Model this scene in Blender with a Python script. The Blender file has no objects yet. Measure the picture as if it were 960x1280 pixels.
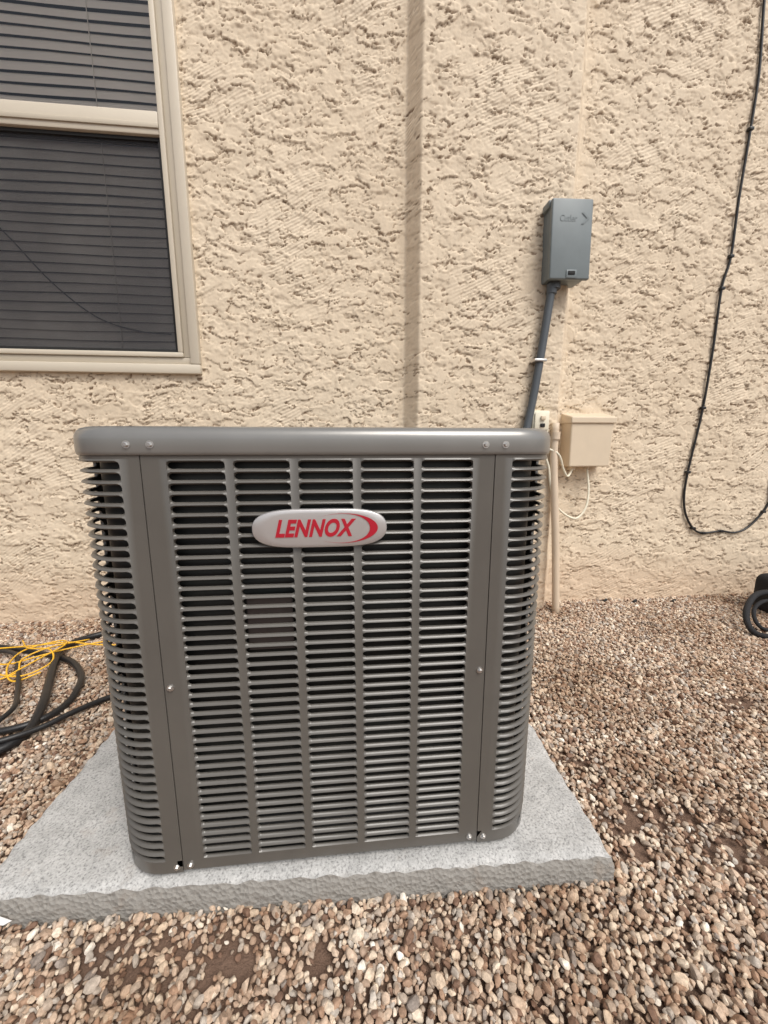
import bpy, bmesh, math, random
import numpy as np
from mathutils import Vector, Matrix, Euler
random.seed(7); rng=np.random.default_rng(7)
S=bpy.context.scene
COL=S.collection
# ---------------------------------------------------------------- helpers
def newmat(name):
    m=bpy.data.materials.new(name); m.use_nodes=True
    nt=m.node_tree; b=nt.nodes['Principled BSDF']
    return m,nt,b
def N(nt,t,**kw):
    n=nt.nodes.new(t)
    for k,v in kw.items(): setattr(n,k,v)
    return n
def ramp(nt,stops,interp='LINEAR'):
    r=N(nt,'ShaderNodeValToRGB'); cr=r.color_ramp; cr.interpolation=interp
    while len(cr.elements)<len(stops): cr.elements.new(0.5)
    for e,(p,c) in zip(cr.elements,stops):
        e.position=p; e.color=(c[0],c[1],c[2],1) if hasattr(c,'__len__') else (c,c,c,1)
    return r
def noise(nt,scale,detail=4,rough=.55,vec=None,dist=0):
    n=N(nt,'ShaderNodeTexNoise'); n.inputs['Scale'].default_value=scale
    n.inputs['Detail'].default_value=detail; n.inputs['Roughness'].default_value=rough
    n.inputs['Distortion'].default_value=dist
    if vec is not None: nt.links.new(vec,n.inputs['Vector'])
    return n
def mixc(nt,a,b,fac,mode='MIX'):
    m=N(nt,'ShaderNodeMix',data_type='RGBA',blend_type=mode)
    for sock,v in ((m.inputs[6],a),(m.inputs[7],b),(m.inputs[0],fac)):
        if hasattr(v,'is_linked'): nt.links.new(v,sock)
        elif hasattr(v,'__len__'): sock.default_value=(v[0],v[1],v[2],1)
        else: sock.default_value=v
    return m.outputs[2]
def bump(nt,b,h,strength=.3,dist=.002,prev=None):
    n=N(nt,'ShaderNodeBump'); n.inputs['Strength'].default_value=strength; n.inputs['Distance'].default_value=dist
    nt.links.new(h,n.inputs['Height'])
    if prev is not None: nt.links.new(prev,n.inputs['Normal'])
    nt.links.new(n.outputs[0],b.inputs['Normal']); return n.outputs[0]
def simple(name,col,rough=.5,metal=0,var=.15,nscale=30,bs=.15,bd=.001,spec=.5):
    m,nt,b=newmat(name)
    tc=N(nt,'ShaderNodeTexCoord')
    n=noise(nt,nscale,3,.6,tc.outputs['Object'])
    c=mixc(nt,[x*(1-var) for x in col],[min(1,x*(1+var)) for x in col],n.outputs['Fac'])
    nt.links.new(c,b.inputs['Base Color'])
    b.inputs['Roughness'].default_value=rough; b.inputs['Metallic'].default_value=metal
    b.inputs['Specular IOR Level'].default_value=spec
    if bs>0:
        n2=noise(nt,nscale*6,2,.6,tc.outputs['Object']); bump(nt,b,n2.outputs['Fac'],bs,bd)
    return m
def mesh(name,verts,faces,mat=None,parent=None,smooth=False):
    me=bpy.data.meshes.new(name); me.from_pydata([tuple(v) for v in verts],[],faces); me.update()
    if smooth:
        me.polygons.foreach_set('use_smooth',[True]*len(me.polygons))
    o=bpy.data.objects.new(name,me); COL.objects.link(o)
    if mat: me.materials.append(mat)
    if parent: o.parent=parent
    return o
def empty(name,loc=(0,0,0),rot=(0,0,0)):
    o=bpy.data.objects.new(name,None); o.location=loc; o.rotation_euler=rot; o.empty_display_size=.1
    COL.objects.link(o); return o
def box(name,x0,x1,y0,y1,z0,z1,mat,parent=None,bev=0,seg=2):
    bm=bmesh.new(); bmesh.ops.create_cube(bm,size=1)
    for v in bm.verts:
        v.co=Vector(((x0+x1)/2+v.co.x*(x1-x0),(y0+y1)/2+v.co.y*(y1-y0),(z0+z1)/2+v.co.z*(z1-z0)))
    if bev>0: bmesh.ops.bevel(bm,geom=bm.edges[:],offset=bev,segments=seg,affect='EDGES',profile=.5)
    me=bpy.data.meshes.new(name); bm.to_mesh(me); bm.free()
    o=bpy.data.objects.new(name,me); COL.objects.link(o); me.materials.append(mat)
    if bev>0: me.polygons.foreach_set('use_smooth',[True]*len(me.polygons)); 
    if bev>0:
        try: me.set_sharp_from_angle(angle=math.radians(40))
        except Exception: pass
    if parent: o.parent=parent
    return o
def catmull(pts,n=10):
    P=[Vector(p) for p in pts]; P=[P[0]*2-P[1]]+P+[P[-1]*2-P[-2]]; out=[]
    for i in range(1,len(P)-2):
        p0,p1,p2,p3=P[i-1:i+3]
        for k in range(n):
            t=k/n
            out.append(.5*((2*p1)+(p2-p0)*t+(2*p0-5*p1+4*p2-p3)*t*t+(3*p1-p0-3*p2+p3)*t**3))
    out.append(P[-2]); return out
def tube(name,pts,r,mat,parent=None,n=10,seg=10,smoothpath=True,cap=True):
    path=catmull(pts,n) if smoothpath else [Vector(p) for p in pts]
    V=[];F=[]; up=None
    for i,p in enumerate(path):
        t=(path[min(i+1,len(path)-1)]-path[max(i-1,0)]).normalized()
        if up is None:
            up=t.orthogonal().normalized()
        up=(up-t*up.dot(t)).normalized(); w=t.cross(up)
        rr=r(i/(len(path)-1)) if callable(r) else r
        for k in range(seg):
            a=2*math.pi*k/seg; V.append(p+(up*math.cos(a)+w*math.sin(a))*rr)
    for i in range(len(path)-1):
        for k in range(seg):
            F.append((i*seg+k,i*seg+(k+1)%seg,(i+1)*seg+(k+1)%seg,(i+1)*seg+k))
    if cap: F.append(tuple(range(seg))[::-1]); F.append(tuple((len(path)-1)*seg+k for k in range(seg)))
    return mesh(name,V,F,mat,parent,True)
def cyl(name,c,axis,r,h,mat,parent=None,seg=16,r2=None):
    a=Vector(axis).normalized(); c=Vector(c)
    u=a.orthogonal().normalized(); w=a.cross(u); r2=r if r2 is None else r2
    V=[];F=[]
    for (rr,t) in ((r,0),(r,h*.75),(r2,h)):
        for k in range(seg):
            an=2*math.pi*k/seg; V.append(c+a*t+(u*math.cos(an)+w*math.sin(an))*rr)
    for i in range(2):
        for k in range(seg): F.append((i*seg+k,i*seg+(k+1)%seg,(i+1)*seg+(k+1)%seg,(i+1)*seg+k))
    F.append(tuple(range(seg))[::-1]); F.append(tuple(2*seg+k for k in range(seg)))
    return mesh(name,V,F,mat,parent)
# numpy gradient noise
_G={}
def pn(x,y,seed=0):
    if seed not in _G:
        r=np.random.default_rng(seed); ang=r.random((256,256))*2*np.pi; _G[seed]=(np.cos(ang),np.sin(ang))
    gx,gy=_G[seed]
    xi=np.floor(x).astype(int);yi=np.floor(y).astype(int);xf=x-xi;yf=y-yi
    u=xf**3*(xf*(xf*6-15)+10);v=yf**3*(yf*(yf*6-15)+10)
    def d(a,b):
        i=(xi+a)&255;j=(yi+b)&255
        return gx[i,j]*(xf-a)+gy[i,j]*(yf-b)
    return ((d(0,0)*(1-u)+d(1,0)*u)*(1-v)+(d(0,1)*(1-u)+d(1,1)*u)*v)*1.5
def fbm(x,y,o=4,seed=0,g=.55):
    s=0;a=1
    for k in range(o): s=s+a*pn(x*2**k+13.7*k,y*2**k+7.1*k,seed+k);a*=g
    return s
def sst(a,b,x):
    t=np.clip((x-a)/(b-a),0,1); return t*t*(3-2*t)
def gridmesh(name,P,nx,nz,keep=None,mat=None,parent=None):
    idx=np.arange(nx*nz).reshape(nz,nx)
    q=np.stack([idx[:-1,:-1],idx[:-1,1:],idx[1:,1:],idx[1:,:-1]],-1).reshape(-1,4)
    if keep is not None: q=q[keep.reshape(-1)]
    me=bpy.data.meshes.new(name); me.vertices.add(nx*nz); me.vertices.foreach_set('co',P.reshape(-1).astype(np.float32))
    me.loops.add(len(q)*4); me.loops.foreach_set('vertex_index',q.reshape(-1).astype(np.int32))
    me.polygons.add(len(q)); me.polygons.foreach_set('loop_start',np.arange(0,len(q)*4,4,dtype=np.int32))
    me.polygons.foreach_set('use_smooth',np.ones(len(q),dtype=bool))
    me.update(calc_edges=True)
    o=bpy.data.objects.new(name,me); COL.objects.link(o)
    if mat: me.materials.append(mat)
    if parent: o.parent=parent
    return o

# ---------------------------------------------------------------- materials
def mat_stucco():
    m,nt,b=newmat('stucco'); tc=N(nt,'ShaderNodeTexCoord'); P=tc.outputs['Object']
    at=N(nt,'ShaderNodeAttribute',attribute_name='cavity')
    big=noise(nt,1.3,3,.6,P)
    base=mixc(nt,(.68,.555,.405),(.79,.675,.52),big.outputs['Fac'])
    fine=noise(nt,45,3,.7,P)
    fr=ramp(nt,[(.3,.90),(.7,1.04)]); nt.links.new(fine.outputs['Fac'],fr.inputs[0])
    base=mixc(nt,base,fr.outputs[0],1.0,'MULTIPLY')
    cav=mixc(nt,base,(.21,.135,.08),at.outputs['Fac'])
    sx=N(nt,'ShaderNodeSeparateXYZ'); nt.links.new(P,sx.inputs[0])
    ad=N(nt,'ShaderNodeMath',operation='MULTIPLY_ADD'); nt.links.new(big.outputs['Fac'],ad.inputs[0]); ad.inputs[1].default_value=-.30; nt.links.new(sx.outputs['Z'],ad.inputs[2])
    sr=ramp(nt,[(.0,.5),(.22,0)]); nt.links.new(ad.outputs[0],sr.inputs[0])
    fin=mixc(nt,cav,(.60,.44,.31),sr.outputs[0])
    nt.links.new(fin,b.inputs['Base Color']); b.inputs['Roughness'].default_value=.75
    b.inputs['Specular IOR Level'].default_value=.35
    mp=N(nt,'ShaderNodeMapping'); mp.inputs['Rotation'].default_value=(0,.45,0); nt.links.new(P,mp.inputs[0])
    wv=N(nt,'ShaderNodeTexWave',wave_type='BANDS',bands_direction='Z'); wv.inputs['Scale'].default_value=20; wv.inputs['Distortion'].default_value=34
    wv.inputs['Detail'].default_value=2; wv.inputs['Detail Scale'].default_value=.08; wv.inputs['Detail Roughness'].default_value=.55
    nt.links.new(mp.outputs[0],wv.inputs['Vector'])
    mk=noise(nt,2.6,3,.6,P); mr=ramp(nt,[(.48,0),(.62,1)]); nt.links.new(mk.outputs['Fac'],mr.inputs[0])
    mu=N(nt,'ShaderNodeMath',operation='MULTIPLY'); nt.links.new(wv.outputs['Fac'],mu.inputs[0]); nt.links.new(mr.outputs[0],mu.inputs[1])
    n1=bump(nt,b,mu.outputs[0],.4,.003)
    bump(nt,b,fine.outputs['Fac'],.4,.003,n1)
    return m
M_st=mat_stucco()
M_fr=simple('tan_vinyl',(.60,.535,.43),.45,var=.05,nscale=8,bs=.04)
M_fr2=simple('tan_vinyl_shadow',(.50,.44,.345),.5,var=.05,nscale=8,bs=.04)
M_unit=simple('taupe_paint',(.112,.104,.092),.28,var=.10,nscale=14,bs=.10,bd=.0005,spec=.6)
M_cap=simple('cap_paint',(.25,.245,.232),.28,metal=.4,var=.10,nscale=10,bs=.08,bd=.0005)
M_dark=simple('dark_interior',(.012,.012,.012),.8,var=.3,bs=0)
M_screw=simple('zinc',(.62,.61,.59),.3,metal=.9,var=.15,nscale=200,bs=0)
M_badge=simple('badge_silver',(.57,.55,.54),.32,metal=.55,var=.06,nscale=30,bs=.04)
M_red=simple('badge_red',(.42,.010,.026),.4,var=.05,bs=0)
M_grey=simple('grey_enamel',(.175,.205,.213),.42,var=.12,nscale=12,bs=.1,bd=.0006)
M_pvc=simple('grey_conduit',(.085,.098,.11),.5,var=.15,nscale=25,bs=.1)
M_beige=simple('beige_plastic',(.68,.565,.42),.5,var=.07,nscale=10,bs=.08)
M_pipe=simple('painted_pipe',(.64,.52,.39),.6,var=.12,nscale=12,bs=.2)
M_ivory=simple('ivory_plastic',(.80,.75,.60),.5,var=.08,nscale=40,bs=.05)
M_blk=simple('black_rubber',(.014,.014,.015),.42,var=.3,nscale=60,bs=.2)
M_yel=simple('yellow_cord',(.80,.45,.03),.5,var=.2,nscale=60,bs=.2)
M_fab=simple('black_fabric',(.014,.014,.016),.85,var=.3,nscale=90,bs=.6,bd=.002)
M_brown=simple('brown_tint',(.060,.043,.038),.55,var=.2,nscale=40,bs=.05)
M_white=simple('paper',(.85,.85,.83),.7,var=.03,bs=0)
def mat_coil():
    m,nt,b=newmat('coil_fins'); tc=N(nt,'ShaderNodeTexCoord')
    wv=N(nt,'ShaderNodeTexWave',wave_type='BANDS',bands_direction='Z'); wv.inputs['Scale'].default_value=14; wv.inputs['Distortion'].default_value=1
    nt.links.new(tc.outputs['Object'],wv.inputs['Vector'])
    n=noise(nt,9,3,.6,tc.outputs['Object'])
    c=mixc(nt,(.006,.007,.007),(.030,.034,.033),wv.outputs['Fac']); c=mixc(nt,c,n.outputs['Color'],.12,'MULTIPLY')
    nt.links.new(c,b.inputs['Base Color']); b.inputs['Roughness'].default_value=.5; b.inputs['Metallic'].default_value=.3
    return m
M_coil=mat_coil()
def mat_conc():
    m,nt,b=newmat('concrete'); tc=N(nt,'ShaderNodeTexCoord'); P=tc.outputs['Object']
    a=noise(nt,3,4,.65,P); s=noise(nt,190,2,.7,P); c2=noise(nt,22,4,.7,P)
    c=mixc(nt,(.41,.405,.39),(.58,.575,.56),a.outputs['Fac'])
    r=ramp(nt,[(.33,.48),(.47,.95),(.7,1.2)]); nt.links.new(s.outputs['Fac'],r.inputs[0])
    c=mixc(nt,c,r.outputs[0],.9,'MULTIPLY')
    r2=ramp(nt,[(.35,.82),(.6,1.04)]); nt.links.new(c2.outputs['Fac'],r2.inputs[0])
    c=mixc(nt,c,r2.outputs[0],1,'MULTIPLY')
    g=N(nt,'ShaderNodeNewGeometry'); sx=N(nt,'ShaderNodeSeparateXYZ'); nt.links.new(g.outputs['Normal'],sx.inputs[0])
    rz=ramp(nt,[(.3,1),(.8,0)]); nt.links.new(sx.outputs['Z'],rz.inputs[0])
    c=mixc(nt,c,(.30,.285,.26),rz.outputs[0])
    st=noise(nt,6,4,.7,P); sr=ramp(nt,[(.58,0),(.74,.5)]); nt.links.new(st.outputs['Fac'],sr.inputs[0])
    c=mixc(nt,c,(.34,.25,.18),sr.outputs[0])
    nt.links.new(c,b.inputs['Base Color']); b.inputs['Roughness'].default_value=.9
    n1=bump(nt,b,s.outputs['Fac'],.5,.003)
    v=N(nt,'ShaderNodeTexVoronoi'); v.inputs['Scale'].default_value=100; nt.links.new(P,v.inputs['Vector'])
    mu=N(nt,'ShaderNodeMath',operation='MULTIPLY'); nt.links.new(v.outputs['Distance'],mu.inputs[0]); nt.links.new(rz.outputs[0],mu.inputs[1])
    bump(nt,b,mu.outputs[0],.7,.005,n1)
    return m
M_conc=mat_conc()
def mat_stone():
    m,nt,b=newmat('gravel_stone'); oi=N(nt,'ShaderNodeObjectInfo'); g=N(nt,'ShaderNodeNewGeometry')
    r=ramp(nt,[(0,(.22,.14,.10)),(.09,(.43,.32,.24)),(.24,(.58,.455,.35)),(.40,(.46,.385,.315)),(.54,(.66,.55,.43)),(.66,(.40,.27,.19)),(.76,(.52,.475,.42)),(.86,(.73,.645,.53)),(.94,(.29,.25,.22)),(.98,(.84,.80,.72))],'CONSTANT')
    nt.links.new(oi.outputs['Random'],r.inputs[0])
    n=noise(nt,2.6,4,.65,g.outputs['Position']); rr=ramp(nt,[(.36,(.76,.67,.59)),(.56,(1.06,1.03,1.0))]); nt.links.new(n.outputs['Fac'],rr.inputs[0])
    c=mixc(nt,r.outputs[0],rr.outputs[0],1,'MULTIPLY')
    f=noise(nt,160,2,.7,g.outputs['Position']); fr=ramp(nt,[(.3,.72),(.7,1.2)]); nt.links.new(f.outputs['Fac'],fr.inputs[0])
    c=mixc(nt,c,fr.outputs[0],1,'MULTIPLY')
    nt.links.new(c,b.inputs['Base Color']); b.inputs['Roughness'].default_value=.75; b.inputs['Specular IOR Level'].default_value=.3
    return m
M_stone=mat_stone()
def mat_soil():
    m,nt,b=newmat('soil'); g=N(nt,'ShaderNodeNewGeometry')
    n=noise(nt,14,5,.7,g.outputs['Position'])
    c=mixc(nt,(.10,.058,.037),(.27,.175,.125),n.outputs['Fac']); 
    nt.links.new(c,b.inputs['Base Color']); b.inputs['Roughness'].default_value=.95
    n2=noise(nt,120,4,.7,g.outputs['Position'])
    n1=bump(nt,b,n.outputs['Fac'],.8,.01); bump(nt,b,n2.outputs['Fac'],1,.006,n1); return m
M_soil=mat_soil()

# ---------------------------------------------------------------- ground + gravel
mesh('ground',[(-60,-60,0),(60,-60,0),(60,60,0),(-60,60,0)],[(0,1,2,3)],M_soil)
PADROT=math.radians(-2.0); PX0,PX1,PY0,PY1=-.79,.588,.695,1.78
stones=bpy.data.collections.new('gravel_stones')
for i in range(14):
    bm=bmesh.new(); bmesh.ops.create_icosphere(bm,subdivisions=2,radius=1)
    r=random.Random(i+3)
    for k in range(8):
        n=Vector((r.gauss(0,1),r.gauss(0,1),r.gauss(0,1))).normalized(); d=r.uniform(.55,.82)
        for v in bm.verts:
            e=v.co.dot(n)-d
            if e>0: v.co-=n*e*.95
    sx,sy,sz=r.uniform(.95,1.4),r.uniform(.8,1.0),r.uniform(.6,.9)
    for v in bm.verts: v.co=Vector((v.co.x*sx,v.co.y*sy,v.co.z*sz))
    me=bpy.data.meshes.new('gravel_stone'); bm.to_mesh(me); bm.free(); me.materials.append(M_stone)
    me.polygons.foreach_set('use_smooth',[True]*len(me.polygons))
    try: me.set_sharp_from_angle(angle=math.radians(32))
    except Exception: pass
    o=bpy.data.objects.new('gravel_stone',me); stones.objects.link(o)
def stone_layer(x0,x1,y0,y1,sp,z0,zj,keep,smin,smax):
    gx,gy=np.meshgrid(np.arange(x0,x1,sp),np.arange(y0,y1,sp)); gx=gx.ravel();gy=gy.ravel()
    gx=gx+rng.uniform(-.5,.5,gx.size)*sp;gy=gy+rng.uniform(-.5,.5,gx.size)*sp
    k=(rng.random(gx.size)<keep)&(gx>-1.15*np.maximum(gy,.2)-.75)&(gx<1.35*np.maximum(gy,.2)+.65); gx=gx[k];gy=gy[k]
    z=z0+rng.uniform(0,zj,gx.size)
    s=smin+(smax-smin)*rng.random(gx.size)**1.6
    return np.stack([gx,gy,z,s],1)
L=np.concatenate([stone_layer(-3.1,3.7,.1,2.24,.0115,.003,.004,1,.0052,.0088),
                  stone_layer(-3.1,3.7,.1,2.24,.0135,.009,.005,.8,.0048,.0105),
                  stone_layer(-3.1,3.7,.1,2.24,.05,.013,.004,.5,.008,.0140)])
x,y=L[:,0],L[:,1]
c,s_=math.cos(-PADROT),math.sin(-PADROT)
lx=c*x-s_*(y-.7); ly=s_*x+c*(y-.7)+.7
inside=(lx>PX0-.004)&(lx<PX1+.004)&(ly>PY0-.004)&(ly<PY1)
pat=np.zeros(len(x))
for (cx,cy,rx,ry) in ((-.23,.61,.08,.06),(.82,.80,.16,.06),(-.44,.64,.09,.04),(-.06,.60,.06,.03),(.95,.70,.09,.05),(.70,.74,.06,.05),(1.5,1.2,.12,.06),(-1.2,1.15,.15,.08),(.72,1.0,.06,.05)):
    pat=np.maximum(pat,np.exp(-(((x-cx)/rx)**2+((y-cy)/ry)**2)))
pat*=.80+1.0*pn(x*26,y*26,5)
rem=rng.random(len(x))<pat*.95
L=L[~inside&~rem]
L[:,2]+=.006*pn(L[:,0]*3,L[:,1]*3,9)+.004
me=bpy.data.meshes.new('gravel'); me.vertices.add(len(L)); me.vertices.foreach_set('co',L[:,:3].astype(np.float32).ravel())
a=me.attributes.new('scl','FLOAT','POINT'); a.data.foreach_set('value',L[:,3].astype(np.float32))
a=me.attributes.new('rot','FLOAT_VECTOR','POINT')
R=np.stack([rng.normal(0,.5,len(L)),rng.normal(0,.5,len(L)),rng.uniform(0,6.28,len(L))],1); a.data.foreach_set('vector',R.astype(np.float32).ravel())
a=me.attributes.new('idx','INT','POINT'); a.data.foreach_set('value',rng.integers(0,14,len(L)).astype(np.int32))
gv=bpy.data.objects.new('gravel',me); COL.objects.link(gv)
ng=bpy.data.node_groups.new('gravel_scatter','GeometryNodeTree')
ng.interface.new_socket('Geometry',in_out='INPUT',socket_type='NodeSocketGeometry'); ng.interface.new_socket('Geometry',in_out='OUTPUT',socket_type='NodeSocketGeometry')
gi=ng.nodes.new('NodeGroupInput');go=ng.nodes.new('NodeGroupOutput'); ip=ng.nodes.new('GeometryNodeInstanceOnPoints'); ci=ng.nodes.new('GeometryNodeCollectionInfo')
ci.inputs['Collection'].default_value=stones; ci.inputs['Separate Children'].default_value=True; ci.inputs['Reset Children'].default_value=True
def na(nm,t):
    n=ng.nodes.new('GeometryNodeInputNamedAttribute'); n.data_type=t; n.inputs['Name'].default_value=nm
    return [o for o in n.outputs if o.enabled and o.name=='Attribute'][0]
ng.links.new(gi.outputs[0],ip.inputs['Points']); ng.links.new(ci.outputs[0],ip.inputs['Instance']); ip.inputs['Pick Instance'].default_value=True
ng.links.new(na('idx','INT'),ip.inputs['Instance Index']); ng.links.new(na('rot','FLOAT_VECTOR'),ip.inputs['Rotation']); ng.links.new(na('scl','FLOAT'),ip.inputs['Scale'])
ng.links.new(ip.outputs[0],go.inputs[0])
md=gv.modifiers.new('scatter','NODES'); md.node_group=ng

# ---------------------------------------------------------------- concrete pad
def pad():
    nx,ny=280,220
    xs=np.linspace(PX0,PX1,nx); ys=np.linspace(PY0,PY1,ny)
    X,Y=np.meshgrid(xs,ys)
    e=np.minimum(np.minimum(X-PX0,PX1-X),np.minimum(Y-PY0,PY1-Y))
    Z=.08+.0012*fbm(X*9,Y*9,4,3)-.009*np.exp(-e/.008)*(1+.9*pn(X*30,Y*30,2))
    P=np.stack([X,Y,Z],-1)
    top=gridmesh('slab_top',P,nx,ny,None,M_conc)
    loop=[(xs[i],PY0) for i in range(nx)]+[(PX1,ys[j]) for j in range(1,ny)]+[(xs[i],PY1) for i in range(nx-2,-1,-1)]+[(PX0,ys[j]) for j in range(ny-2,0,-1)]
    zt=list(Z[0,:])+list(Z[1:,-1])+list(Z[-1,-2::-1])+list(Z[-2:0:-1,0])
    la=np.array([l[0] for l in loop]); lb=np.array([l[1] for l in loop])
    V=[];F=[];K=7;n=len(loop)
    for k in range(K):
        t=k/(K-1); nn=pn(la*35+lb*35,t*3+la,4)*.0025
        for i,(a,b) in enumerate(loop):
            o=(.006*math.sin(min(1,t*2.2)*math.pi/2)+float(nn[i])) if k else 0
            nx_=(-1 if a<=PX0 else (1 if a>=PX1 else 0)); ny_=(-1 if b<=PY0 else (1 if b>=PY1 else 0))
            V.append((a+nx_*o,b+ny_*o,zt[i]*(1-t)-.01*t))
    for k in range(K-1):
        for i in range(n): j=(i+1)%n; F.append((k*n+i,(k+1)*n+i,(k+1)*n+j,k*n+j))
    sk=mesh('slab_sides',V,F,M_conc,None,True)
    e_=empty('concrete_pad',(0,.7,0),(0,0,PADROT))
    for o in (top,sk):
        o.parent=e_; o.location=(0,-.7,0)
    yy=.6825
    sc=mesh('paper_scrap',[(-.775,yy,.034),(-.722,yy,.046),(-.695,yy-.004,.038),(-.712,yy-.006,.030)],[(0,3,2,1)],M_white,e_); sc.location=(0,-.7,0)
pad()

# ---------------------------------------------------------------- house
house=empty('stucco_house')
WY=2.21
sp=.0045
xs=np.arange(-2.9,3.7,sp); zs=np.arange(-.03,3.5,sp); X,Z=np.meshgrid(xs,zs)
wxx=X+.034*pn(X*6,Z*6,21)+.012*pn(X*27,Z*27,22); wzz=Z+.022*pn(X*7,Z*7,23)+.008*pn(X*31,Z*31,24)
low=.42*pn(X*1.5,Z*1.5,41)+.40*pn(X*4,Z*4,42)
sz_=.8*(np.exp(-((X-.372)/.05)**2)+np.exp(-((X-1.22)/.06)**2))
f1=fbm(wxx*6.5,wzz*14,5,31,.62)+.36+low+sz_
t1=sst(-.03,.03,f1)
f2=fbm(wxx*13,wzz*29,4,51,.62)+.66-low*.7+sz_
t2=sst(-.04,.05,f2)
f3=fbm(wxx*2.8,wzz*6.3,6,61,.64)+.05
t3=sst(-.03,.02,f3)
brk=sst(-.22,.20,pn(X*11,Z*15,91)+.4*pn(X*40,Z*50,92))
brk2=sst(-.10,.28,pn(X*7,Z*10,93)+.4*pn(X*37,Z*45,94))
h=.0048*t1*(.40+.60*brk)+.0034*t2+.0034*t3*(.30+.70*brk2)+.0030*pn(X*4,Z*5,71)+.0006*fbm(X*60,Z*70,2,81)*(1.9-t1)
l1=np.exp(-((f1+.02)/.055)**2)*brk; l3=np.exp(-((f3+.01)/.035)**2)*brk2
h-=.0024*l1+.0024*l3
h+=.0018*np.exp(-((f1-.12)/.06)**2)*brk
h-=.005
def blur(A,r):
    B=A.copy()
    for ax in (0,1):
        C=np.zeros_like(B)
        for k in range(-r,r+1): C+=np.roll(B,k,ax)
        B=C/(2*r+1)
    return B
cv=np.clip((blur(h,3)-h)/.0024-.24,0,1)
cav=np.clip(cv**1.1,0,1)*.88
pr=.095*(np.clip((X-.330+.004*pn(Z*2.2,Z*0,7))/.060,0,1)-np.clip((X-1.185+.006*pn(Z*1.5,Z*0,8))/.065,0,1))
pr=blur(pr,1)
Yc=WY-pr-h
P=np.stack([X,Yc,Z],-1)
fx=(X[:-1,:-1]+sp/2);fz=(Z[:-1,:-1]+sp/2)
WX0,WX1,WZ0,WZ1=-2.30,-.747,1.364,3.62
keep=~((fx>WX0+.05)&(fx<WX1-.05)&(fz>WZ0+.05)&(fz<WZ1-.05))
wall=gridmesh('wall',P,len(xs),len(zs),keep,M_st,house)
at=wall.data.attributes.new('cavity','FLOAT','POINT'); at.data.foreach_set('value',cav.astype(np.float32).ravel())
box('wall_extension_left',-7,-2.9,WY,WY+.2,-.05,3.48,M_st,house)
box('wall_extension_right',3.69,8,WY,WY+.2,-.05,3.48,M_st,house)
# window
win=empty('window'); win.parent=house
def ring(name,x0,x1,z0,z1,w,yf,yb,mat,bev=.004):
    box(name+'_left',x0,x0+w,yf,yb,z0+w,z1-w,mat,win,bev); box(name+'_right',x1-w,x1,yf,yb,z0+w,z1-w,mat,win,bev)
    box(name+'_bottom',x0,x1,yf,yb,z0,z0+w-.0005,mat,win,bev); box(name+'_top',x0,x1,yf,yb,z1-w+.0005,z1,mat,win,bev)
Y=WY
ring('outer_frame',WX0,WX1,WZ0,WZ1,.048,Y-.030,Y+.05,M_fr,.006)
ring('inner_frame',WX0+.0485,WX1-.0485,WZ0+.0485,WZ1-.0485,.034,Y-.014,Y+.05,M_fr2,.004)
ring('sash_bead',WX0+.083,WX1-.083,WZ0+.083,WZ1-.083,.024,Y-.024,Y+.05,M_fr,.004)
gx0,gx1,gz0,gz1=WX0+.107,WX1-.107,WZ0+.107,WZ1-.107
box('meeting_rail',gx0+.001,gx1-.001,Y-.020,Y+.04,2.445,2.545,M_fr,win,.008)
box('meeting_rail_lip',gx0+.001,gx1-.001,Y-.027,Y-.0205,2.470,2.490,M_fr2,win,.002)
ring('lower_sash',gx0+.001,gx1-.001,gz0+.001,2.444,.016,Y-.004,Y+.03,M_dark,.002)
def mat_glass(dark):
    m,nt,b=newmat('window_glass'); nt.nodes.remove(b); out=nt.nodes['Material Output']
    t=N(nt,'ShaderNodeBsdfTransparent'); t.inputs[0].default_value=(dark,dark,dark*1.02,1)
    g=N(nt,'ShaderNodeBsdfGlossy'); g.inputs['Roughness'].default_value=.05; g.inputs[0].default_value=(.9,.95,1,1)
    fr=N(nt,'ShaderNodeFresnel'); fr.inputs[0].default_value=1.5
    mx=N(nt,'ShaderNodeMixShader'); nt.links.new(fr.outputs[0],mx.inputs[0]); nt.links.new(t.outputs[0],mx.inputs[1]); nt.links.new(g.outputs[0],mx.inputs[2]); nt.links.new(mx.outputs[0],out.inputs[0]); return m
M_gl=mat_glass(.92)
def plane(name,x0,x1,y,z0,z1,mat,par): return mesh(name,[(x0,y,z0),(x1,y,z0),(x1,y,z1),(x0,y,z1)],[(0,1,2,3)],mat,par)
plane('glass_lower',gx0,gx1,Y+.018,gz0,2.45,M_gl,win)
plane('glass_upper',gx0,gx1,Y+.010,2.54,gz1,M_gl,win)
m,nt,b=newmat('insect_screen'); out=nt.nodes['Material Output']
t=N(nt,'ShaderNodeBsdfTransparent'); d=N(nt,'ShaderNodeBsdfDiffuse'); d.inputs[0].default_value=(.055,.055,.06,1); mx=N(nt,'ShaderNodeMixShader')
tc=N(nt,'ShaderNodeTexCoord'); nn=noise(nt,2.5,3,.5,tc.outputs['Object']); rr=ramp(nt,[(.3,.36),(.7,.58)]); nt.links.new(nn.outputs['Fac'],rr.inputs[0]); nt.links.new(rr.outputs[0],mx.inputs[0])
nt.links.new(t.outputs[0],mx.inputs[1]); nt.links.new(d.outputs[0],mx.inputs[2]); nt.links.new(mx.outputs[0],out.inputs[0])
plane('insect_screen',gx0+.016,gx1-.016,Y+.004,gz0+.016,2.43,m,win)
M_sl=simple('blind_slat',(.80,.735,.63),.5,var=.08,nscale=5,bs=0)
V=[];F=[]
z=gz0-.02; rr_=random.Random(2)
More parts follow.
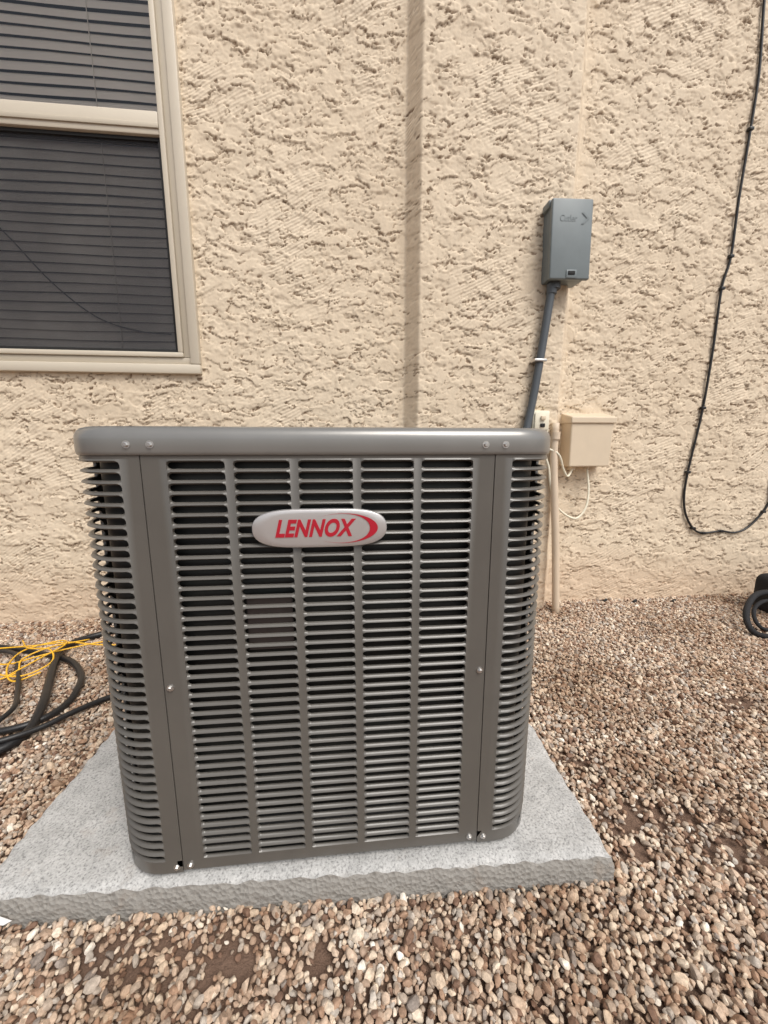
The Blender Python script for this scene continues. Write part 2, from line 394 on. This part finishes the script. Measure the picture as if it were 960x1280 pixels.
while z<gz1+.02:
    i=len(V); tl=rr_.uniform(-.003,.003)
    for kx,xx in enumerate(np.linspace(gx0-.02,gx1+.02,9)):
        sag=.0025*math.sin(xx*7+z*13)
        V+= [(xx,Y+.040,z-.006+sag),(xx,Y+.041,z+.010+sag),(xx,Y+.045,z+.026+sag),(xx,Y+.055+tl,z+.040+sag)]
    for k in range(8):
        for q in range(3): F.append((i+4*k+q,i+4*k+4+q,i+4*k+5+q,i+4*k+1+q))
    z+=.045
mesh('blinds',V,F,M_sl,win,True)
for xx in (-1.15,-1.75): tube('blind_cord',[(xx,Y+.035,gz0),(xx+.003,Y+.035,2.5),(xx,Y+.035,gz1)],.0018,M_sl,win,2,5)
tube('cord_reflection',[(gx0,Y+.030,2.44),(-1.72,Y+.030,2.1),(-1.45,Y+.030,1.80),(-1.25,Y+.030,1.64),(-1.05,Y+.030,1.58),(-.9,Y+.030,1.57)],.003,M_blk,win,8,6)  # cord reflection in the glass, shaped as a solid dark tube
box('room_dark',gx0-.05,gx1+.05,Y+.13,Y+.6,gz0-.1,gz1+.1,M_dark,win)

# ---------------------------------------------------------------- condenser unit
ac=empty('air_conditioner',(-.038,.72+.468,.092))
HW=.468; RC=.10; CC=HW-RC; H=.937
def pos(side,s,z,off):
    if s<=CC and s>=-CC: p=Vector((s,-(HW+off),z))
    else:
        sg=1 if s>0 else -1; t=abs(s)-CC; ph=t/RC
        if ph<=math.pi/2: p=Vector((sg*(CC+(RC+off)*math.sin(ph)),-(CC+(RC+off)*math.cos(ph)),z))
        else:
            ex=t-RC*math.pi/2; p=Vector((sg*(HW+off),-(CC-ex),z))
    return Matrix.Rotation(side*math.pi/2,3,'Z')@p
Z0,Z1,ROWS=.030,.880,42
PITCH=(Z1-Z0)/ROWS
def shell(name,side,s_lo,s_hi,cols,zb,zt,m_seg,off0=0.0):
    V=[];F=[]
    def add(s,z,off): V.append(pos(side,s,z,off+off0)); return len(V)-1
    def patch(sa,sb,za,zb_,n):
        for i in range(n):
            a_=sa+(sb-sa)*i/n;b_=sa+(sb-sa)*(i+1)/n
            F.append((add(a_,za,0),add(b_,za,0),add(b_,zb_,0),add(a_,zb_,0)))
    nb=max(1,int((s_hi-s_lo)/.02))
    patch(s_lo,s_hi,zb,Z0,nb); patch(s_lo,s_hi,Z1,zt,nb)
    edges=[s_lo]+[e for c_ in cols for e in c_]+[s_hi]
    for i in range(0,len(edges),2): patch(edges[i],edges[i+1],Z0,Z1,max(1,int((edges[i+1]-edges[i])/.012)))
    for s in (s_lo,s_hi):
        F.append((add(s,zb,0),add(s,zt,0),add(s,zt,-.012),add(s,zb,-.012)))
    n=max(2,int((s_hi-s_lo)/.02))
    for i in range(n):
        a_=s_lo+(s_hi-s_lo)*i/n;b_=s_lo+(s_hi-s_lo)*(i+1)/n
        F.append((add(a_,zb,0),add(a_,zb,-.012),add(b_,zb,-.012),add(b_,zb,0)))
    for (a_,b_) in cols:
        for r in range(ROWS):
            z0=Z0+r*PITCH;z1=z0+PITCH;zm=(z0+z1)/2-.0006; hh=.0070
            sl=a_+hh;sr=b_-hh
            rings=[]
            spec=[None,(hh+.0008,.0016,-.0036),(hh+.0001,.0008,-.0054),(hh-.0004,-.005,-.0080)]
            for q,sp_ in enumerate(spec):
                ids=[]
                ptsL=[]
                for k in range(m_seg+1): ptsL.append(('t',sl+(sr-sl)*k/m_seg,90))
                for th in (45,0,-45): ptsL.append(('r',sr,th))
                for k in range(m_seg+1): ptsL.append(('b',sr+(sl-sr)*k/m_seg,-90))
                for th in (-45,0,45): ptsL.append(('l',sl,th))
                for (kind,s,th) in ptsL:
                    cth,sth=math.cos(math.radians(th)),math.sin(math.radians(th))
                    if sp_ is None:
                        if kind=='t': ids.append(add(s,z1,0))
                        elif kind=='b': ids.append(add(s,z0,0))
                        else:
                            sx=b_ if kind=='r' else a_
                            ids.append(add(sx,z1 if th==45 else (zm if th==0 else z0),0))
                    else:
                        r_,ot,ob=sp_; sg=1 if kind in('r',) else (-1 if kind=='l' else 0)
                        off=(ot if sth>.1 else (ob if sth<-.1 else (ot+ob)/2))
                        zz=zm+r_*sth-(.002 if q==3 else 0)
                        ids.append(add(s+sg*r_*cth,zz,off))
                rings.append(ids)
            n_=len(rings[0])
            for q in range(3):
                A,B=rings[q],rings[q+1]
                for k in range(n_):
                    k2=(k+1)%n_; F.append((A[k],B[k],B[k2],A[k2]))
    o=mesh(name,V,F,M_unit,ac,True)
    bm=bmesh.new(); bm.from_mesh(o.data); bmesh.ops.remove_doubles(bm,verts=bm.verts[:],dist=1e-5); bmesh.ops.recalc_face_normals(bm,faces=bm.faces[:]); bm.to_mesh(o.data); bm.free()
    try: o.data.set_sharp_from_angle(angle=math.radians(55))
    except Exception: pass
    return o
cw,gp=.1005,.01463
cols=[]; u=-.2803
for i in range(5): cols.append((u,u+cw)); u+=cw+gp
clen=2*(CC-.3235)+RC*math.pi/2
for side in range(4):
    shell('louver_panel_%d'%side,side,-.3228,.3228,cols,.004,.905,1,-.001)
    s1=.3242+clen-.0014
    shell('corner_post_%d'%side,side,.3242,s1,[(.358,.358+(s1-.3242)-2*(.358-.3242))],.0,.905,12)
def loopmesh(name,prof_,mat,parent,closetop=False):
    ss=[]
    for side in range(4):
        for s in np.linspace(-CC,CC,6)[:-1]: ss.append((side,s))
        for s in np.linspace(CC,CC+RC*math.pi/2,9)[:-1]: ss.append((side,s))
    V=[];F=[];n=len(ss)
    for (off,z) in prof_:
        for (sd,s) in ss: V.append(pos(sd,float(s),z,off))
    for k in range(len(prof_)-1):
        for i in range(n): j=(i+1)%n; F.append((k*n+i,k*n+j,(k+1)*n+j,(k+1)*n+i))
    if closetop: F.append(tuple((len(prof_)-1)*n+i for i in range(n)))
    o=mesh(name,V,F,mat,parent,True); return o,ss,n
loopmesh('coil',[(-.03,.02),(-.03,.89)],M_coil,ac)
loopmesh('base_pan',[(-.10,-.011),(-.014,-.011),(-.014,.10),(-.03,.10)],M_dark,ac)
cap,ss,n=loopmesh('top_cap',[(-.02,.886),(.0015,.886),(.0035,.888),(.0045,.893),(.0045,.914),(.0035,.9215),(.000,.929),(-.006,.9345),(-.015,.937),(-.035,.938),(-.06,.936)],M_cap,ac)
V=[];F=[]
for (sd,s) in ss: V.append(pos(sd,float(s),.936,-.06))
for (sd,s) in ss:
    p=pos(sd,float(s),.930,-.06); a_=math.atan2(p.y,p.x); V.append(Vector((.37*math.cos(a_),.37*math.sin(a_),.930)))
for (sd,s) in ss:
    p=pos(sd,float(s),.93,-.06); a_=math.atan2(p.y,p.x); V.append(Vector((.365*math.cos(a_),.365*math.sin(a_),.86)))
for q in (0,1):
    for i in range(n): j=(i+1)%n; F.append((q*n+i,q*n+j,(q+1)*n+j,(q+1)*n+i))
mesh('top_plate',V,F,M_cap,ac)
for k in range(12):
    r_=.09+k*.025
    tube('fan_guard_ring_%d'%k,[(r_*math.cos(t),r_*math.sin(t),.924+.006*(1-r_/.37)) for t in np.linspace(0,2*math.pi,49)],.0022,M_unit,ac,1,6,False,False)
for k in range(8):
    t=k*math.pi/4; tube('fan_guard_spoke_%d'%k,[(.06*math.cos(t),.06*math.sin(t),.926),(.37*math.cos(t),.37*math.sin(t),.922)],.003,M_unit,ac,1,6,False)
cyl('fan_motor',(0,0,.78),(0,0,1),.08,.15,M_dark,ac,24)
for k in range(4):
    t=k*math.pi/2+.3; c_,s__=math.cos(t),math.sin(t)
    mesh('fan_blade_%d'%k,[(.07*c_,.07*s__,.80),(.34*c_,.34*s__,.80),(.33*math.cos(t+.7),.33*math.sin(t+.7),.85),(.07*math.cos(t+.9),.07*math.sin(t+.9),.84)],[(0,1,2,3)],M_dark,ac)
mesh('compressor_floor',[(-.42,-.42,.015),(.42,-.42,.015),(.42,.42,.015),(-.42,.42,.015)],[(0,1,2,3)],M_dark,ac)
def screw(u,z,off=0.0):
    s=empty('screw'); s.parent=ac
    y=-(HW+off)
    cyl('washer',(u,y+.001,z),(0,-1,0),.0068,.002,M_screw,s,16)
    cyl('hex_head',(u,y-.001,z),(0,-1,0),.0042,.004,M_screw,s,6,.0032)
for (u,z,o_) in ((-.341,.905,.0045),(-.302,.905,.0045),(.302,.905,.0045),(.341,.905,.0045),(-.312,.435,0),(.312,.435,0),(-.336,.014,0),(-.308,.016,0),(.305,.018,0),(.338,.016,0)):
    screw(u,z,o_)
box('brown_plate',-.160,-.072,-HW+.0135,-HW+.016,.50,.615,M_brown,ac)  # plate added behind the slots to colour in a brownish reflection
# badge
bd=empty('badge'); bd.parent=ac; bd.location=(-.012,-HW-.0005,.750)
def outline(a,b,n=96,px=4.2,pz=2.4):
    o=[]
    for k in range(n):
        t=2*math.pi*k/n; c_,s__=math.cos(t),math.sin(t)
        o.append((a*math.copysign(abs(c_)**(2/px),c_),b*math.copysign(abs(s__)**(2/pz),s__)))
    return o
V=[];F=[];n=96
for (sc,y) in ((1,.002),(1,-.004),(.985,-.0062),(.955,-.0072),(.8,-.0078),(.4,-.0082),(0.001,-.0083)):
    for (a_,b_) in outline(.1255-(1-sc)*.05 if sc>.9 else .1255*sc,.0368-(1-sc)*.05 if sc>.9 else .0368*sc,n): V.append((a_,y,b_))
for q in range(6):
    for i in range(n): j=(i+1)%n; F.append((q*n+i,q*n+j,(q+1)*n+j,(q+1)*n+i))
o=mesh('badge_plate',V,F,M_badge,bd,True); 
bm=bmesh.new();bm.from_mesh(o.data);bmesh.ops.recalc_face_normals(bm,faces=bm.faces[:]);bm.to_mesh(o.data);bm.free()
def text(name,body,size,mat,parent,loc,rot,ext,offs=0,shear=0,scx=1,space=1):
    cu=bpy.data.curves.new(name,'FONT'); cu.body=body; cu.size=size; cu.extrude=ext; cu.offset=offs; cu.shear=shear; cu.align_x='CENTER'; cu.align_y='CENTER'; cu.space_character=space
    to=bpy.data.objects.new(name+'_c',cu); COL.objects.link(to); bpy.context.view_layer.update()
    me=bpy.data.meshes.new_from_object(to.evaluated_get(bpy.context.evaluated_depsgraph_get())); bpy.data.objects.remove(to)
    o=bpy.data.objects.new(name,me); COL.objects.link(o); me.materials.clear(); me.materials.append(mat)
    o.parent=parent; o.location=loc; o.rotation_euler=rot; o.scale=(scx,1,1); return o
text('badge_lettering','LENNOX',.044,M_red,bd,(-.0135,-.0086,-.0005),(math.pi/2,0,0),.0005,.0017,.32,.76,1.05)
V=[];F=[];K=56
for k in range(K+1):
    u_=k/K; t=math.radians(126-(126+122)*u_); w=max(.04,math.sin(math.pi*u_)**1.3)
    co=(.042+.0660*math.cos(t),.0285*math.sin(t)); ci_=(.042+(.0660-.0150*w)*math.cos(t),(.0285-.0022*w)*math.sin(t))
    V+= [(co[0],-.0090,co[1]),(ci_[0],-.0090,ci_[1])]
for k in range(K): F.append((2*k,2*k+1,2*k+3,2*k+2))
mesh('badge_swoosh',V,F,M_red,bd)

# ---------------------------------------------------------------- disconnect box
db=empty('electrical_disconnect_box',(1.135,WY-.085,2.01),(0,math.radians(-1.6),0))
box('body',-.098,.098,-.088,.03,-.175,.170,M_grey,db,.006)
box('cover',-.106,.106,-.112,-.0885,-.185,.180,M_grey,db,.007,3)
box('cover_flange',-.112,.112,-.089,-.02,.150,.184,M_grey,db,.006)
box('latch',-.012,.025,-.120,-.1125,-.166,-.148,M_dark,db,.003)
box('hasp',-.02,.034,-.116,-.1122,-.180,-.142,M_grey,db,.001)
text('embossed_lettering','Cutler',.040,M_grey,db,(-.022,-.1120,.09),(math.pi/2,0,0),.0012,.0004,.1,.85)
mesh('embossed_arrow',[(.045,-.1145,.118),(.058,-.1145,.118),(.088,-.1145,.092),(.058,-.1145,.066),(.045,-.1145,.066),(.074,-.1145,.092)],[(0,5,2,1),(5,4,3,2)],M_grey,db)
cyl('conduit_hub',(-.045,-.05,-.210),(0,0,1),.030,.030,M_pvc,db,20)
cd=empty('conduit')
cx0=1.083
tube('pipe',[(cx0,2.075,1.83),(cx0-.012,2.075,1.70),(cx0-.055,2.08,1.30),(cx0-.10,2.075,1.02),(cx0-.16,2.03,.7),(cx0-.30,1.9,.35),(.6,1.68,.25)],.021,M_pvc,cd,8,14)
cyl('coupling',(cx0-.001,2.075,1.775),(.02,0,1),.026,.045,M_pvc,cd,18)
box('strap',cx0-.080,cx0-.012,2.05,2.13,1.436,1.450,M_screw,cd,.003)
so=empty('low_voltage_outlet',(1.072,WY-.095,1.125))
box('housing',-.05,.048,-.045,.01,-.06,.060,M_ivory,so,.008)
box('lid',-.042,.040,-.056,-.0455,-.045,.050,M_ivory,so,.006)
box('knob',-.012,.014,-.068,-.0565,.008,.03,M_beige,so,.003)
box('port',-.012,.014,-.064,-.0565,-.03,-.01,M_dark,so,.003)
ub=empty('utility_enclosure',(1.40,WY,1.02))
V=[(-.125,-.105,-.145),(.120,-.105,-.145),(.130,-.105,.125),(-.130,-.105,.125),(-.125,.01,-.145),(.120,.01,-.145),(.130,.01,.125),(-.130,.01,.125)]
o=mesh('body',V,[(0,1,2,3),(4,7,6,5),(0,4,5,1),(1,5,6,2),(2,6,7,3),(3,7,4,0)],M_beige,ub)
mod=o.modifiers.new('b','BEVEL'); mod.width=.008; mod.segments=3
V=[(-.137,-.115,.1),(.137,-.115,.1),(.137,-.115,.135),(-.137,-.115,.135),(-.137,.01,.1),(.137,.01,.1),(.137,.01,.165),(-.137,.01,.165)]
o=mesh('lid',V,[(0,1,2,3),(4,7,6,5),(0,4,5,1),(1,5,6,2),(2,6,7,3),(3,7,4,0)],M_beige,ub)
mod=o.modifiers.new('b','BEVEL'); mod.width=.006; mod.segments=3
cyl('cable_gland',(-.075,-.05,-.165),(0,0,1),.02,.022,M_beige,ub,14)
cyl('cable_gland',(.02,-.05,-.160),(0,0,1),.012,.017,M_beige,ub,14)
tube('ivory_cable',[(1.06,2.09,1.08),(1.09,2.09,1.0),(1.14,2.085,.88),(1.155,2.085,.80),(1.19,2.09,.68),(1.257,2.10,.608),(1.34,2.10,.573),(1.40,2.11,.63),(1.424,2.13,.73),(1.422,2.16,.86)],.0062,M_ivory)
tube('ivory_cable',[(1.13,2.09,.98),(1.19,2.075,.945),(1.24,2.10,.86),(1.28,2.12,.82),(1.325,2.15,.86)],.0062,M_ivory)
pp=empty('pvc_pipe')
tube('pipe',[(1.168,2.095,1.12),(1.172,2.09,.9),(1.205,2.065,.45),(1.235,2.05,-.02)],.021,M_pipe,pp,6,14)
cyl('pipe_coupling',(1.170,2.09,1.03),(0,0,1),.025,.04,M_pipe,pp,18)
# black wall cable
cy=WY-.012
cpts=[(2.18,3.45),(2.187,3.25),(2.214,2.95),(2.211,2.685),(2.20,2.35),(2.20,2.057),(2.170,1.887),(2.168,1.55),(2.155,1.22),(2.125,.95),(2.112,.833),(2.108,.69),(2.134,.573),(2.20,.475),(2.276,.442),(2.40,.452),(2.50,.44),(2.59,.475),(2.68,.574),(2.715,.66),(2.70,.76),(2.75,.86),(2.95,.95)]
wc=empty('black_cable')
tube('cable',[(a_,cy,b_) for a_,b_ in cpts],.0065,M_blk,wc,10,8)
for (a_,b_) in ((2.211,2.685),(2.20,2.057),(2.172,1.887),(2.155,1.22),(2.112,.833),(2.20,.475),(2.40,.452),(2.68,.574),(2.276,.442)):
    box('clip',a_-.013,a_+.013,cy-.011,WY,b_-.008,b_+.008,M_blk,wc,.003)
# hoses on the left
hs=empty('black_hose')
zz=.030
tube('hose_1',[(-2.3,1.95,zz),(-1.9,1.93,zz),(-1.68,1.90,zz),(-1.45,1.82,zz),(-1.25,1.72,zz+.01),(-1.13,1.60,zz+.01),(-1.08,1.50,zz+.01),(-1.07,1.42,zz),(-1.10,1.34,zz),(-1.20,1.29,zz),(-1.45,1.27,zz)],.0125,M_blk,hs,10,12)
tube('hose_2',[(-.9,2.06,zz),(-1.12,2.06,zz),(-1.30,1.98,zz),(-1.36,1.85,zz+.012),(-1.30,1.70,zz+.02),(-1.20,1.52,zz+.02),(-1.135,1.40,zz+.02),(-1.10,1.28,zz),(-1.13,1.20,zz),(-1.25,1.13,zz),(-1.6,1.1,zz)],.0150,M_blk,hs,10,12)
tube('hose_3',[(-.80,1.55,zz-.01),(-.93,1.45,zz),(-1.0,1.36,zz+.01),(-1.06,1.28,zz+.012),(-1.15,1.21,zz+.02),(-1.35,1.17,zz),(-1.7,1.2,zz)],.0100,M_blk,hs,10,12)
tube('hose_4',[(-2.2,1.80,zz),(-1.75,1.86,zz),(-1.55,1.80,zz+.02),(-1.42,1.66,zz+.02),(-1.30,1.50,zz+.01),(-1.22,1.36,zz+.02),(-1.3,1.24,zz),(-1.6,1.2,zz)],.0090,M_blk,hs,10,12)
yc=empty('yellow_cord')
for k,pts in enumerate(([(-1.02,1.86,.03),(-1.2,1.84,.05),(-1.35,1.86,.06),(-1.5,1.84,.06),(-1.8,1.86,.04)],
    [(-1.02,1.80,.03),(-1.16,1.87,.05),(-1.30,1.80,.06),(-1.38,1.72,.07),(-1.5,1.70,.05),(-1.7,1.78,.04)],
    [(-1.42,1.60,.05),(-1.36,1.70,.07),(-1.32,1.80,.08),(-1.40,1.88,.06),(-1.5,1.80,.06),(-1.46,1.66,.06),(-1.38,1.58,.04),(-1.30,1.62,.05)],
    [(-1.28,1.90,.05),(-1.37,1.78,.08),(-1.43,1.70,.07),(-1.40,1.62,.05),(-1.52,1.58,.04),(-1.7,1.66,.04)],
    [(-1.60,1.92,.05),(-1.48,1.80,.07),(-1.36,1.76,.08),(-1.30,1.68,.06),(-1.36,1.60,.05),(-1.5,1.64,.05),(-1.6,1.75,.04)])):
    tube('strand_%d'%k,pts,.0034,M_yel,yc,8,7)
tb=empty('tool_bag')
o=box('bag_body',2.46,2.86,1.70,2.02,.0,.24,M_fab,tb,.05,5)
tube('strap',[(2.50,1.86,.17),(2.32,1.85,.17),(2.19,1.79,.135),(2.12,1.73,.08),(2.105,1.67,.035),(2.17,1.63,.024),(2.30,1.64,.024),(2.50,1.74,.04)],.015,M_fab,tb,8,8)
tube('strap_inner',[(2.50,1.86,.12),(2.33,1.83,.13),(2.23,1.79,.10),(2.19,1.73,.05),(2.24,1.70,.026),(2.50,1.76,.03)],.010,M_fab,tb,8,8)
for (a_,b_) in ((1.80,2.14),(1.62,2.17),(2.05,2.12)):
    cyl('stone_bit',(a_,b_,.018),(.9,.3,.2),.008,.035,M_dark,None,7,.004)  # small dark bits of stone near the wall

# ---------------------------------------------------------------- light + camera
w=bpy.data.worlds.new('World'); S.world=w; w.use_nodes=True; nt=w.node_tree
bg=nt.nodes['Background']; sky=N(nt,'ShaderNodeTexSky',sky_type='NISHITA'); sky.sun_disc=False
EL,AZ=math.radians(54),math.radians(150)   # sun behind-right of the camera
sky.sun_elevation=EL; sky.sun_rotation=AZ; sky.dust_density=4; sky.air_density=1.0
hsv=N(nt,'ShaderNodeHueSaturation'); hsv.inputs['Saturation'].default_value=.35
nt.links.new(sky.outputs[0],hsv.inputs['Color']); nt.links.new(hsv.outputs[0],bg.inputs[0]); bg.inputs[1].default_value=.15
sl=bpy.data.lights.new('sun','SUN'); sl.energy=2.0; sl.angle=math.radians(32); sl.color=(1,.955,.895)
so_=bpy.data.objects.new('sun',sl); COL.objects.link(so_)
d=Vector((math.sin(AZ)*math.cos(EL),math.cos(AZ)*math.cos(EL),math.sin(EL)))
so_.rotation_euler=(d).to_track_quat('Z','Y').to_euler()
cam=bpy.data.cameras.new('camera'); co=bpy.data.objects.new('camera',cam); COL.objects.link(co)
cam.sensor_fit='VERTICAL'; cam.sensor_height=36; cam.sensor_width=27; cam.lens=36*480/1280; cam.clip_end=300; cam.clip_start=.02
co.location=(0,0,.995); co.rotation_euler=(math.radians(90-9.8),0,math.radians(-5.6))
S.camera=co
S.view_settings.view_transform='Standard'; S.view_settings.look='None'; S.view_settings.exposure=0
